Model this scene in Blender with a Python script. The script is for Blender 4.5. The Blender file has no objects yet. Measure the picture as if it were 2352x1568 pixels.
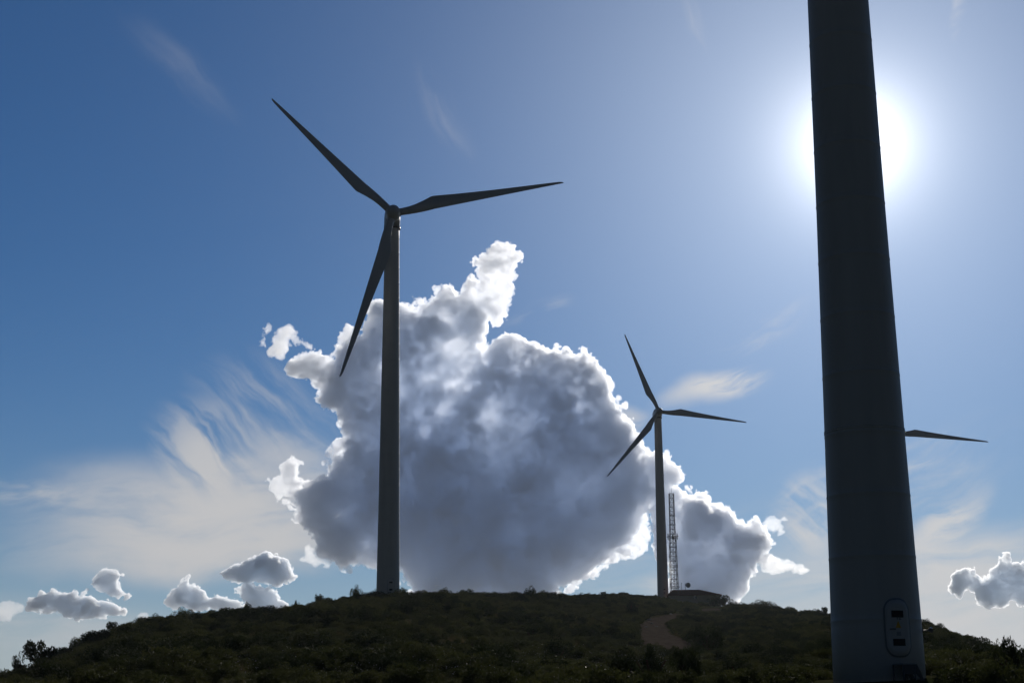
import bpy, math, random
import numpy as np
from mathutils import Vector, Matrix

scene = bpy.context.scene
COL = scene.collection
rng = np.random.default_rng(7)
random.seed(7)
R_ = math.radians

# ------------------------------------------------------------------ camera
FPX = 3537.0                       # focal length for a picture 2352 wide
PITCH, ROLL = R_(13.5), R_(-0.42)
CAM = Vector((0.0, 0.0, 1.65))
cam_d = bpy.data.cameras.new('camera')
cam_d.sensor_width = 36.0
cam_d.lens = FPX / 2352.0 * 36.0
cam_d.clip_start = 0.1
cam_d.clip_end = 60000.0
cam = bpy.data.objects.new('camera', cam_d)
COL.objects.link(cam)
M_CAM = (Matrix.Rotation(R_(90) + PITCH, 3, 'X') @ Matrix.Rotation(ROLL, 3, 'Z'))
cam.matrix_world = Matrix.Translation(CAM) @ M_CAM.to_4x4()
scene.camera = cam
RV, UV, FV = M_CAM.col[0].copy(), M_CAM.col[1].copy(), -M_CAM.col[2].copy()
RN, UN, FN = (np.array(v) for v in (RV, UV, FV))
CN = np.array(CAM)

def ray(px, py):
    """unit direction towards a point of the photograph (2352 x 1568 units)"""
    return (FV + RV * ((px - 1176) / FPX) + UV * ((784 - py) / FPX)).normalized()

def az_el(px, py):
    d = ray(px, py)
    return math.atan2(d.x, d.y), math.asin(d.z)

SUN_DIR = ray(1962, 332)
SUN_AZ, SUN_EL = math.atan2(SUN_DIR.x, SUN_DIR.y), math.asin(SUN_DIR.z)

def mesh_obj(name, co, faces=None, quads=None, mat=None, parent=None, smooth=False):
    me = bpy.data.meshes.new(name)
    if quads is not None:
        co = np.asarray(co, np.float32); quads = np.asarray(quads, np.int32)
        n = quads.shape[1]
        me.vertices.add(len(co)); me.vertices.foreach_set('co', co.ravel())
        me.loops.add(quads.size); me.loops.foreach_set('vertex_index', quads.ravel())
        me.polygons.add(len(quads))
        me.polygons.foreach_set('loop_start', np.arange(0, quads.size, n, dtype=np.int32))
        me.update(calc_edges=True); me.validate()
    else:
        me.from_pydata([tuple(c) for c in co], [], faces); me.update()
    if smooth:
        me.polygons.foreach_set('use_smooth', np.ones(len(me.polygons), bool))
    if mat: me.materials.append(mat)
    o = bpy.data.objects.new(name, me)
    COL.objects.link(o)
    if parent: o.parent = parent
    return o

def tag(o, label=None, cat=None, group=None, kind=None):
    if label: o['label'] = label
    if cat: o['category'] = cat
    if group: o['group'] = group
    if kind: o['kind'] = kind
    return o

def empty(name, loc, label, cat, group=None, rz=0.0):
    o = bpy.data.objects.new(name, None)
    COL.objects.link(o)
    o.location = loc; o.rotation_euler = (0, 0, rz); o.empty_display_size = 0.5
    return tag(o, label, cat, group)

# ------------------------------------------------------------------ materials
def new_mat(name):
    m = bpy.data.materials.new(name); m.use_nodes = True
    nt = m.node_tree
    for n in list(nt.nodes): nt.nodes.remove(n)
    return m, nt, nt.nodes.new('ShaderNodeOutputMaterial')
# ------------------------------------------------------------------ sun and sky
sun_d = bpy.data.lights.new('sun', 'SUN')
sun_d.energy = 2.85
sun_d.angle = R_(0.55)
sun_d.color = (1.0, 0.93, 0.84)
sun = bpy.data.objects.new('sun', sun_d)
COL.objects.link(sun)
sun.rotation_euler = SUN_DIR.to_track_quat('Z', 'Y').to_euler()
sun.location = (200, 600, 400)

world = bpy.data.worlds.new('World')
scene.world = world
world.use_nodes = True
wt = world.node_tree
for n in list(wt.nodes): wt.nodes.remove(n)
W = wt.nodes.new
def L_(a, b): wt.links.new(a, b)
def wmath(op, a, b=None, c=None, clamp=False):
    n = W('ShaderNodeMath'); n.operation = op; n.use_clamp = clamp
    for i, v in enumerate((a, b, c)):
        if v is None: continue
        if isinstance(v, (int, float)): n.inputs[i].default_value = v
        else: L_(v, n.inputs[i])
    return n.outputs[0]
def wvec(op, a, b=None):
    n = W('ShaderNodeVectorMath'); n.operation = op
    for i, v in enumerate((a, b)):
        if v is None: continue
        if isinstance(v, (tuple, Vector)): n.inputs[i].default_value = tuple(v)
        else: L_(v, n.inputs[i])
    return n.outputs['Value'] if op in ('DOT_PRODUCT', 'LENGTH', 'DISTANCE') else n.outputs[0]
def wmix(fac, a, b, blend='MIX'):
    n = W('ShaderNodeMix'); n.data_type = 'RGBA'; n.blend_type = blend
    if isinstance(fac, (int, float)): n.inputs[0].default_value = fac
    else: L_(fac, n.inputs[0])
    for i, v in ((6, a), (7, b)):
        if isinstance(v, tuple): n.inputs[i].default_value = v + (1.0,)
        else: L_(v, n.inputs[i])
    return n.outputs[2]
def wrange(x, a, b, lo=0.0, hi=1.0, smooth=True):
    n = W('ShaderNodeMapRange'); n.interpolation_type = 'SMOOTHSTEP' if smooth else 'LINEAR'
    L_(x, n.inputs[0])
    for i, v in enumerate((a, b, lo, hi)): n.inputs[i + 1].default_value = v
    return n.outputs[0]

tc = W('ShaderNodeTexCoord')
gen = wvec('NORMALIZE', tc.outputs['Generated'])
sky = W('ShaderNodeTexSky')
sky.sky_type = 'NISHITA'; sky.sun_disc = False
sky.sun_elevation = SUN_EL
sky.sun_rotation = SUN_AZ
sky.altitude = 300; sky.air_density = 1.0; sky.dust_density = 0.0; sky.ozone_density = 3.0
cosS = wvec('DOT_PRODUCT', gen, SUN_DIR)
# clear-air blue deepened, plus the bright aureole that thin high haze scatters round the sun
theta = wmath('MULTIPLY', wmath('ARCCOSINE', wmath('MINIMUM', cosS, 0.999999)), 57.2958)
blue = wmix(1.0, sky.outputs[0], (0.33, 0.63, 0.93), 'MULTIPLY')
wide = wmath('MULTIPLY', wmath('EXPONENT', wmath('MULTIPLY', wmath('POWER', wmath('MULTIPLY', theta, 1 / 10.0), 1.35), -1.0)), 10.4)
core = wmath('MULTIPLY', wmath('EXPONENT', wmath('MULTIPLY', wmath('POWER', wmath('MULTIPLY', theta, 1 / 1.5), 1.25), -1.0)), 36.0)
def scol(f, col):
    n = W('ShaderNodeVectorMath'); n.operation = 'SCALE'
    n.inputs[0].default_value = col; L_(f, n.inputs['Scale']); return n.outputs[0]
clear = wvec('ADD', blue, wvec('ADD', scol(wide, (0.97, 1.05, 1.12)), scol(core, (1.0, 0.97, 0.93))))

# angular coordinates of the heavens in degrees: azimuth and elevation
sep = W('ShaderNodeSeparateXYZ'); L_(gen, sep.inputs[0])
az = wmath('MULTIPLY', wmath('ARCTAN2', sep.outputs[0], sep.outputs[1]), 57.2958 * math.cos(R_(14)))
el = wmath('MULTIPLY', wmath('ARCSINE', sep.outputs[2]), 57.2958)
cmb = W('ShaderNodeCombineXYZ'); L_(az, cmb.inputs[0]); L_(el, cmb.inputs[1])
ang = cmb.outputs[0]
# bend the coordinates a little so wisps curl
wn = W('ShaderNodeTexNoise'); wn.inputs['Scale'].default_value = 0.28; wn.inputs['Detail'].default_value = 4
L_(ang, wn.inputs['Vector'])
bend = wvec('ADD', ang, wvec('MULTIPLY', wvec('SUBTRACT', wn.outputs['Color'], (0.5, 0.5, 0.5)), (1.5, 1.5, 0.0)))
def streaks(rot, sx, sy, scale, seed):
    m = W('ShaderNodeMapping'); m.vector_type = 'TEXTURE'
    m.inputs['Rotation'].default_value = (0, 0, R_(rot)); m.inputs['Scale'].default_value = (sx, sy, 1)
    m.inputs['Location'].default_value = (seed * 13.7, seed * 7.1, 0)
    L_(bend, m.inputs[0])
    n = W('ShaderNodeTexNoise'); n.inputs['Scale'].default_value = scale; n.inputs['Detail'].default_value = 7
    n.inputs['Roughness'].default_value = 0.6; n.inputs['Distortion'].default_value = 0.3
    L_(m.outputs[0], n.inputs['Vector'])
    return n.outputs[0]
ST = {'flat': streaks(6, 3.2, 0.75, 0.55, 1), 'diag': streaks(-42, 3.0, 0.6, 0.7, 2),
      'rise': streaks(24, 3.0, 0.7, 0.7, 3), 'steep': streaks(-62, 3.2, 0.6, 0.7, 4)}
def veil(px, py, rx, ry, rot, kind, lo, hi, amt):
    a, e = az_el(px, py); k = 57.2958
    m = W('ShaderNodeMapping'); m.vector_type = 'TEXTURE'
    m.inputs['Location'].default_value = (a * k * math.cos(R_(14)), e * k, 0)
    m.inputs['Rotation'].default_value = (0, 0, R_(rot))
    s = k / FPX
    m.inputs['Scale'].default_value = (rx * s, ry * s, 1)
    L_(bend, m.inputs[0])
    mask = wrange(wvec('LENGTH', m.outputs[0]), 1.0, 0.15, 0.0, 1.0)
    return wmath('MULTIPLY', mask, wrange(ST[kind], lo, hi, 0.0, amt))
VEILS = [
    (420, 1185, 470, 170, -4, 'flat', .1, .66, 1.0), (450, 1270, 520, 90, 2, 'flat', .22, .6, .9),
    (480, 1060, 190, 130, -38, 'diag', .36, .60, .9), (620, 950, 230, 140, -30, 'diag', .36, .74, .55), (1980, 1130, 420, 120, 20, 'rise', .40, .7, .6),
    (640, 1130, 230, 190, 0, 'flat', .12, .6, .85), (560, 1230, 330, 90, 0, 'flat', .1, .6, .7), (60, 1118, 190, 40, -8, 'flat', .35, .6, .7),
    (60, 1440, 420, 90, 0, 'flat', .2, .65, .6),
    (1640, 885, 150, 50, 14, 'rise', .36, .54, .9), (1450, 948, 75, 40, 0, 'flat', .36, .6, .6),
    (1015, 250, 150, 55, -62, 'steep', .36, .8, .2), (420, 165, 230, 60, -38, 'diag', .34, .8, .11),
    (1235, 730, 110, 36, 30, 'rise', .40, .66, .35), (1750, 745, 160, 40, 22, 'rise', .42, .68, .4),
    (1860, 1200, 110, 120, -40, 'diag', .38, .6, .8), (2175, 1195, 150, 60, 42, 'rise', .34, .56, .9),
    (2150, 1290, 560, 110, 4, 'flat', .24, .6, .85), (2200, 1420, 700, 200, 0, 'flat', .05, .6, .95),
    (1600, 1180, 60, 40, 10, 'flat', .4, .62, .5), (1590, 45, 110, 30, -70, 'steep', .4, .75, .18),
    (2200, 20, 90, 24, 75, 'rise', .35, .6, .5), (1560, 1330, 300, 110, 0, 'flat', .3, .65, .7),
]
# grey band of haze that thickens towards the horizon
hz = wmath('SUBTRACT', 1.0, wmath('MULTIPLY', wmath('EXPONENT', wmath('MULTIPLY', wmath('MAXIMUM', el, 0.0), -1 / 3.5)), 0.88))
tot = hz
for v in VEILS:
    q = veil(*v); inv = wmath('SUBTRACT', 1.0, q)
    tot = wmath('MULTIPLY', tot, inv)
cir = wmath('SUBTRACT', 1.0, tot)
# ice cloud is brighter towards the sun
sunny = wvec('ADD', scol(wmath('EXPONENT', wmath('MULTIPLY', theta, -1 / 11.0)), (9.0, 8.6, 8.0)), (9.9, 9.9, 10.1))
skyc = wmix(cir, clear, sunny)
# added dimming of the sky away from the sun, keeps backlit sides dark
dark = wrange(cosS, 0.80, 0.25, 1.0, 0.23)
n = W('ShaderNodeVectorMath'); n.operation = 'SCALE'; L_(skyc, n.inputs[0]); L_(dark, n.inputs['Scale'])
bgn = W('ShaderNodeBackground'); bgn.inputs[1].default_value = 0.05
L_(n.outputs[0], bgn.inputs[0])
wo = W('ShaderNodeOutputWorld'); L_(bgn.outputs[0], wo.inputs[0])
world.cycles.sampling_method = 'MANUAL'; world.cycles.sample_map_resolution = 1024
# ------------------------------------------------------------------ cumulus clouds: real volumes 7 km off
def sdf_poly(P, poly):
    """signed distance (positive inside) of points P (N,2) to a closed polygon"""
    poly = np.asarray(poly, np.float32); n = len(poly)
    d2 = np.full(len(P), 1e12, np.float32); inside = np.zeros(len(P), bool)
    for i in range(n):
        a, b = poly[i], poly[(i + 1) % n]
        e = b - a; w = P - a
        t = np.clip((w @ e) / max(float(e @ e), 1e-6), 0, 1)
        q = w - t[:, None] * e
        d2 = np.minimum(d2, (q * q).sum(1))
        c = ((a[1] <= P[:, 1]) != (b[1] <= P[:, 1]))
        with np.errstate(divide='ignore', invalid='ignore'):
            xs = a[0] + (P[:, 1] - a[1]) / (b[1] - a[1] if b[1] != a[1] else 1e-9) * (b[0] - a[0])
        inside ^= c & (P[:, 0] < xs)
    d = np.sqrt(d2)
    return np.where(inside, d, -d)

def noise_tile(n=96, wave=8.0):
    """periodic isotropic band-limited noise, features about `wave` cells across"""
    r = np.random.default_rng(99)
    F = np.fft.rfftn(r.standard_normal((n, n, n)))
    k = np.fft.fftfreq(n) * n; kz = np.fft.rfftfreq(n) * n
    K = np.sqrt(k[:, None, None] ** 2 + k[None, :, None] ** 2 + kz[None, None, :] ** 2)
    k0 = n / wave
    F *= np.exp(-((K - k0) / (0.38 * k0)) ** 2)
    a = np.fft.irfftn(F, s=(n, n, n), axes=(0, 1, 2))
    return (a / a.std() * 0.42).astype(np.float32)
TILE = noise_tile()

def up_axis(a, n, cell, step, off, axis):
    x = (np.arange(n, dtype=np.float64) * cell) / step + off
    i = np.floor(x).astype(int); f = (x - i).astype(np.float32)
    m = a.shape[axis]
    sh = [1] * a.ndim; sh[axis] = n
    f = f.reshape(sh)
    return np.take(a, i % m, axis) * (1 - f) + np.take(a, (i + 1) % m, axis) * f

def vnoise(shape, cell, scale, r):
    a = TILE
    for k in range(3):
        a = up_axis(a, shape[k], cell, scale / 4.0, r.random() * 96, k)
    return a

def surface_net(f, cell_pts):
    """naive surface nets: f (nx,ny,nz) > 0 inside; returns grid-space verts and quads"""
    s = f > 0
    s[0] = s[-1] = False; s[:, 0] = s[:, -1] = False; s[:, :, 0] = s[:, :, -1] = False
    f = np.where(s, np.maximum(f, 1e-4), np.minimum(f, -1e-4))
    nx, ny, nz = f.shape
    cnt = np.zeros((nx - 1, ny - 1, nz - 1), np.uint8)
    for dx in (0, 1):
        for dy in (0, 1):
            for dz in (0, 1):
                cnt += s[dx:nx - 1 + dx, dy:ny - 1 + dy, dz:nz - 1 + dz]
    act = (cnt > 0) & (cnt < 8)
    ix, iy, iz = np.nonzero(act)
    idx = np.full(act.shape, -1, np.int32); idx[ix, iy, iz] = np.arange(len(ix))
    pos = np.zeros((len(ix), 3), np.float32); num = np.zeros(len(ix), np.float32)
    corners = [(a, b, c) for a in (0, 1) for b in (0, 1) for c in (0, 1)]
    for a in corners:
        for k in range(3):
            if a[k] == 1: continue
            b = list(a); b[k] = 1
            fa = f[ix + a[0], iy + a[1], iz + a[2]]; fb = f[ix + b[0], iy + b[1], iz + b[2]]
            m = (fa > 0) != (fb > 0)
            t = np.where(m, fa / np.where(m, fa - fb, 1), 0)
            p = np.tile(np.array(a, np.float32), (len(ix), 1)); p[:, k] += t
            pos += p * m[:, None]; num += m
    pos = pos / num[:, None] + np.stack([ix, iy, iz], 1)
    quads = []
    for k in range(3):
        sl0 = [slice(1, -1)] * 3; sl1 = [slice(1, -1)] * 3
        sl0[k] = slice(0, -1); sl1[k] = slice(1, None)
        sa, sb = s[tuple(sl0)], s[tuple(sl1)]
        e = np.nonzero(sa != sb)
        base = [e[0] + (0 if k == 0 else 1), e[1] + (0 if k == 1 else 1), e[2] + (0 if k == 2 else 1)]
        flip = sa[e]
        j, l = [(1, 2), (2, 0), (0, 1)][k]
        def at(dj, dl):
            c = [base[0].copy(), base[1].copy(), base[2].copy()]
            c[j] -= dj; c[l] -= dl
            return idx[c[0], c[1], c[2]]
        q = np.stack([at(1, 1), at(0, 1), at(0, 0), at(1, 0)], 1)
        q[~flip] = q[~flip][:, ::-1]
        quads.append(q)
    return pos, np.concatenate(quads)

def cloud_material(name, density, g=0.62, color=(1, 1, 1)):
    m, nt, out = new_mat(name)
    v = nt.nodes.new('ShaderNodeVolumePrincipled')
    v.inputs['Color'].default_value = (*color, 1)
    v.inputs['Density'].default_value = density
    v.inputs['Anisotropy'].default_value = g
    nt.links.new(v.outputs[0], out.inputs['Volume'])
    return m

def make_cloud(lobes, D, cell, seed, mat, name, label, amp=1.0, thin=(), thinning=None, keep=0):
    """lobes: (polygon, depth offset, softness length, half thickness); all in picture units at distance D"""
    r = np.random.default_rng(seed)
    allp = np.concatenate([np.asarray(l[0], np.float32) for l in lobes])
    pad = 26
    x0, y0 = allp.min(0) - pad; x1, y1 = allp.max(0) + pad
    k_ = 1.35 if thinning else 1.0
    z0 = min(l[1] - l[3] * k_ for l in lobes) - pad; z1 = max(l[1] + l[3] * k_ for l in lobes) + pad
    nx, ny, nz = int((x1 - x0) / cell) + 2, int((y1 - y0) / cell) + 2, int((z1 - z0) / cell) + 2
    X = x0 + np.arange(nx) * cell; Y = y0 + np.arange(ny) * cell; Z = (z0 + np.arange(nz) * cell).astype(np.float32)
    P = np.stack(np.meshgrid(X, Y, indexing='ij'), -1).reshape(-1, 2).astype(np.float32)
    shape = (nx, ny, nz)
    # warp of the outline in the picture plane, several sizes of curl
    f = None
    wob = vnoise(shape, cell, 70, r) * 26 * amp
    mod = np.zeros((nx, ny), np.float32)
    if thinning:
        mod = (.8 * vnoise((nx, ny, 2), cell, 150, r) + .8 * vnoise((nx, ny, 2), cell, 75, r) + .6 * vnoise((nx, ny, 2), cell, 38, r) + .45 * vnoise((nx, ny, 2), cell, 20, r) + .3 * vnoise((nx, ny, 2), cell, 11, r))[:, :, 0]
    for poly, zo, Ls, H in lobes:
        if thinning:
            yt, yb, ht, hb = thinning
            w_ = np.clip((Y[None, :] - yt) / (yb - yt), 0, 1)
            H = H * (ht + (hb - ht) * w_) * np.clip(1 + mod * (.90 - .78 * w_), .3, 2.0)
            H = H[:, :, None].astype(np.float32)
        d = sdf_poly(P, poly).reshape(nx, ny).astype(np.float32)
        dd = np.minimum(d, Ls)[:, :, None]
        g = Ls - np.sqrt((Ls - dd) ** 2 + ((Z[None, None, :] - zo + wob * 0.8) * (Ls / H)) ** 2)
        g = np.where(d[:, :, None] < 0, np.minimum(g, d[:, :, None]), g)
        f = g if f is None else np.maximum(f, g)
    del wob
    for cx, cy, rad, dep in thin:
        q = np.exp(-(((P[:, 0] - cx) ** 2 + (P[:, 1] - cy) ** 2) / rad ** 2)).reshape(nx, ny, 1)
        f = f - dep * q
    sc, a = 80.0, 10.0 * amp
    while sc > cell * 1.6:
        n = vnoise(shape, cell, sc, r)
        f += a * (np.abs(n) * 2.3 - 0.75)
        sc *= 0.56; a *= 0.76
    pos, quads = surface_net(f, None)
    # drop crumbs: connected pieces below a size, found by label spreading
    lab = np.arange(len(pos)); e = np.concatenate([quads[:, [0, 1]], quads[:, [1, 2]], quads[:, [2, 3]]])
    while True:
        mn = np.minimum(lab[e[:, 0]], lab[e[:, 1]]); new = lab.copy()
        np.minimum.at(new, e[:, 0], mn); np.minimum.at(new, e[:, 1], mn); new = new[new]; new = new[new]
        if (new == lab).all(): break
        lab = new
    _, inv, cn = np.unique(lab, return_inverse=True, return_counts=True)
    big = cn >= (min(keep, cn.max()) if keep else cn.max())
    kv = big[inv]; kq = kv[quads[:, 0]]; remap = np.cumsum(kv) - 1
    pos = pos[kv]; quads = remap[quads[kq]].astype(np.int32)
    u = x0 + pos[:, 0] * cell - 1176; v = 784 - (y0 + pos[:, 1] * cell); w = z0 + pos[:, 2] * cell
    rays = FN[None] + (u / FPX)[:, None] * RN[None] + (v / FPX)[:, None] * UN[None]
    co = CN[None] + rays * (D + w * (D / FPX))[:, None]
    base = co.mean(0); co = co - base
    o = mesh_obj(name, co, quads=quads, mat=mat)
    o.location = base
    tag(o, label, 'cloud')
    print(name, shape, len(quads))
    return o

MAIN = [(775,1295),(740,1265),(720,1240),(740,1200),(720,1150),(700,1120),(715,1100),(750,1095),(748,1050),(770,1020),(800,1000),(775,975),(770,950),(765,935),(760,900),(780,860),(790,800),(815,785),(850,720),(870,697),(900,690),(925,688),(950,695),(985,690),(1010,685),(1015,665),(1040,662),(1050,672),(1065,650),(1075,640),(1100,655),(1115,640),(1180,640),(1195,660),(1185,690),(1170,725),(1150,740),(1130,745),(1125,770),(1150,762),(1175,757),(1200,775),(1210,790),(1250,800),(1290,800),(1320,797),(1350,800),(1375,825),(1395,865),(1400,900),(1425,940),(1450,985),(1465,1030),(1480,1060),(1500,1120),(1492,1170),(1482,1215),(1455,1252),(1420,1275),(1385,1300),(1365,1315),(1340,1330),(1290,1350),(1270,1400),(960,1400),(935,1345),(915,1315),(870,1300)]
PLUME = [(1100,660),(1112,630),(1095,605),(1105,585),(1130,562),(1165,558),(1190,570),(1198,600),(1190,630),(1180,655),(1150,690),(1110,690)]
PPM = 7000 / FPX
PLUME = [(1095,700),(1112,630),(1095,605),(1105,585),(1130,562),(1165,558),(1190,570),(1198,600),(1190,630),(1180,660),(1170,700),(1150,720)]
HORN = [(1005,700),(1012,668),(1040,660),(1052,672),(1065,648),(1078,640),(1100,655),(1130,690),(1100,720)]
ARM_L = [(655,850),(652,832),(700,815),(735,812),(755,822),(782,775),(800,763),(818,785),(830,850),(790,950),(745,938),(722,915),(738,895),(700,872),(662,862)]
LOW_L = [(740,1262),(700,1228),(675,1180),(642,1145),(628,1105),(640,1065),(668,1045),(692,1062),(690,1088),(712,1100),(748,1088),(745,1050),(772,1018),(800,1000),(860,1015),(860,1100),(830,1220),(800,1290),(775,1292)]
BASE_L = [(690,1285),(705,1262),(745,1268),(770,1290),(740,1302),(700,1300)]
NECK_R = [(1395,865),(1402,900),(1425,938),(1452,985),(1466,1030),(1485,1038),(1478,1080),(1440,1090),(1400,1040),(1370,940)]
RIGHT = [(1440,1075),(1470,1045),(1500,1040),(1535,1058),(1560,1075),(1565,1100),(1553,1112),(1578,1132),(1566,1160),(1560,1230),(1540,1320),(1500,1300),(1495,1230),(1480,1150),(1445,1110)]
RIGHT2 = [(1560,1180),(1572,1142),(1600,1134),(1628,1140),(1642,1162),(1680,1170),(1702,1190),(1738,1196),(1762,1215),(1772,1250),(1752,1282),(1742,1312),(1720,1335),(1700,1372),(1665,1400),(1560,1400),(1530,1330),(1540,1250)]
WISP_R = [(1745,1200),(1765,1182),(1800,1190),(1790,1210),(1760,1222)]
TAIL_R = [(1750,1285),(1775,1275),(1800,1290),(1830,1285),(1872,1310),(1840,1322),(1790,1318),(1755,1312)]
SPUR = [(1420,1230),(1445,1180),(1470,1150),(1500,1160),(1510,1210),(1490,1262),(1440,1285),(1400,1312),(1340,1330),(1310,1345),(1320,1325),(1380,1290)]
VAP = cloud_material('cumulus_vapour', 1 / (13.5 * PPM), .62, (.958, .976, 1.0))
SMALL = cloud_material('small_cumulus_vapour', 1 / (5 * PPM), .6, (.964, .982, 1.0))
THIN = cloud_material('thin_cumulus_vapour', 1 / (30 * PPM), .6, (.98, .99, 1.0))
make_cloud([(MAIN, 0, 120, 85), (PLUME, -10, 46, 52), (HORN, -20, 24, 14), (ARM_L, -60, 46, 34),
            (LOW_L, -70, 60, 30), (NECK_R, 60, 40, 34), (RIGHT, 70, 46, 40), (RIGHT2, 20, 60, 60),
            (SPUR, 40, 30, 20)],
           7000, 1.9, 11, VAP, 'cumulus_cloud',
           'huge towering grey cumulus with glowing white rim behind the turbines',
           thin=[(970, 865, 24, 60), (1010, 945, 26, 55), (1045, 745, 30, 34), (975, 985, 20, 50), (1100, 800, 26, 18),
                 (1630, 1240, 34, 16), (1460, 1200, 34, 14), (790, 1050, 34, 26), (680, 1130, 26, 18), (790, 1180, 30, 36), (840, 1240, 20, 30)],
           keep=260, thinning=(700, 1150, .66, 1.25))
for nm, lab, poly, Ls, H, amp, sd, mt in [
    ('cumulus_cloud', 'low flat-bottomed puffy cloud just above the skyline at far left',
     [(62,1402),(75,1378),(95,1356),(120,1350),(140,1357),(165,1360),(182,1372),(200,1366),(225,1378),(245,1372),(270,1385),(296,1402),(290,1412),(250,1415),(200,1424),(160,1420),(120,1408)], 26, 34, .7, 21, SMALL),
    ('cumulus_cloud', 'small ragged cloud standing above the flat-bottomed puffy one at left',
     [(212,1338),(222,1315),(238,1303),(258,1302),(272,1312),(292,1318),(268,1332),(280,1350),(294,1366),(270,1380),(250,1362),(230,1345)], 20, 22, .6, 22, SMALL),
    ('cumulus_cloud', 'dark-bellied small cloud left of the near hill turbine base, upper of two',
     [(502,1315),(530,1300),(560,1284),(590,1272),(622,1270),(650,1285),(665,1302),(680,1325),(662,1340),(640,1348),(600,1340),(545,1334),(512,1328)], 24, 40, .6, 23, SMALL),
    ('cumulus_cloud', 'pale cloud directly below the dark-bellied one, touching the hill skyline',
     [(540,1350),(565,1338),(600,1346),(640,1350),(642,1370),(660,1390),(640,1415),(570,1405),(552,1375)], 22, 26, .6, 24, SMALL),
    ('cumulus_cloud', 'small heaped cloud with a thin curl on top, resting on the left slope',
     [(385,1380),(400,1352),(425,1330),(433,1312),(444,1318),(440,1338),(466,1350),(482,1368),(520,1366),(548,1376),(560,1392),(545,1402),(470,1404),(405,1400)], 22, 26, .6, 25, SMALL),
    ('cumulus_cloud', 'cut-off pale cloud at the left edge of the picture',
     [(-60,1380),(0,1384),(30,1380),(55,1390),(48,1408),(20,1420),(-60,1430)], 22, 16, .5, 26, THIN),
    ('cumulus_cloud', 'tiny round white puff above the left slope',
     [(312,1412),(322,1404),(336,1408),(342,1420),(330,1432),(314,1430)], 14, 10, .35, 27, THIN),
    ('cumulus_cloud', 'twin-headed bright cloud right of the nearest tower',
     [(2190,1350),(2188,1322),(2212,1304),(2238,1306),(2256,1328),(2272,1326),(2282,1296),(2294,1276),(2322,1280),(2348,1292),(2375,1320),(2420,1370),(2352,1392),(2330,1384),(2300,1402),(2268,1392),(2240,1374),(2218,1352),(2204,1364)], 26, 22, .65, 28, SMALL),
    ('cloud_wisp', 'thin torn white wisp left of the big cumulus, outermost scrap',
     [(602,790),(604,755),(618,748),(624,760),(614,775),(612,800)], 12, 12, .75, 29, THIN),
    ('cloud_wisp', 'curled white scrap of cloud between the outermost wisp and the big cumulus',
     [(618,808),(632,785),(640,756),(666,748),(674,762),(660,775),(656,795),(640,812)], 14, 14, .8, 30, THIN),
    ('cloud_wisp', 'tiny broken cloud scrap on the upper left of the big cumulus',
     [(684,782),(700,784),(716,794),(720,806),(706,804)], 12, 10, .7, 31, THIN),
    ('cloud_wisp', 'small floating scrap beside the plume of the big cumulus',
     [(1056,620),(1062,600),(1071,594),(1070,610),(1064,622)], 10, 9, .7, 32, THIN),
    ('cloud_wisp', 'small pale cloud under the left foot of the big cumulus', BASE_L, 20, 14, .7, 33, THIN),
    ('cloud_wisp', 'feathery bright cloud on the right shoulder of the big cumulus', WISP_R, 18, 9, .75, 34, THIN),
    ('cloud_wisp', 'long bright low cloud between the big cumulus and the nearest tower', TAIL_R, 18, 14, .7, 35, THIN),
]:
    make_cloud([(poly, 0, Ls, H)], 7000, 1.5, sd, mt, nm, lab, amp=amp)
# ------------------------------------------------------------------ the hill
# crest of the hill as seen from the path: (picture x, picture y, metres away)
CREST = [(-600,1640,120),(-300,1600,130),(0,1562,150),(60,1541,160),(130,1517,175),(200,1474,190),(290,1440,205),(380,1422,218),
         (480,1412,228),(560,1403,236),(660,1396,248),(720,1382,254),(800,1370,262),(891,1368,268),(960,1362,290),(1060,1363,320),
         (1180,1366,370),(1330,1369,430),(1440,1365,500),(1523,1369,545),(1548,1377,540),(1600,1384,535),(1640,1388,530),(1665,1391,520),(1735,1392,470),(1800,1399,430),
         (1880,1411,380),(1960,1421,350),(2070,1430,320),(2125,1434,300),(2180,1446,265),(2230,1466,230),(2262,1484,200),(2300,1500,175),
         (2352,1512,150),(2700,1540,130),(3000,1590,120)]
_c = np.array(CREST, float)
C_AZ = []; C_EL = []; C_D = []
for x_, y_, d_ in CREST:
    a_, e_ = az_el(x_, y_); C_AZ.append(a_); C_EL.append(e_ - 0.55 / d_); C_D.append(d_)
C_AZ = [-math.pi, -1.2, -0.7] + C_AZ + [0.8, 1.3, math.pi]
C_EL = [R_(-1), R_(-.8), R_(-.3)] + C_EL + [R_(.2), R_(-.8), R_(-1)]
C_D = [160, 140, 120] + C_D + [120, 140, 160]
C_AZ, C_EL, C_D = map(np.array, (C_AZ, C_EL, C_D))
_gx = np.linspace(-math.pi, math.pi, 16001)
def _sm(v, k):
    ker = np.hanning(k); ker /= ker.sum(); p = np.pad(v, k, mode='edge')
    return np.convolve(p, ker, 'same')[k:-k]
G_EL = _sm(np.interp(_gx, C_AZ, C_EL), 41); G_D = _sm(np.interp(_gx, C_AZ, C_D), 121)
G_E0 = _sm(np.interp(_gx, [-3.2, -.5, -.1, .12, .3, 3.2], [R_(-.6), R_(0), R_(.25), R_(.42), R_(.42), R_(.2)]), 200)

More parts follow.
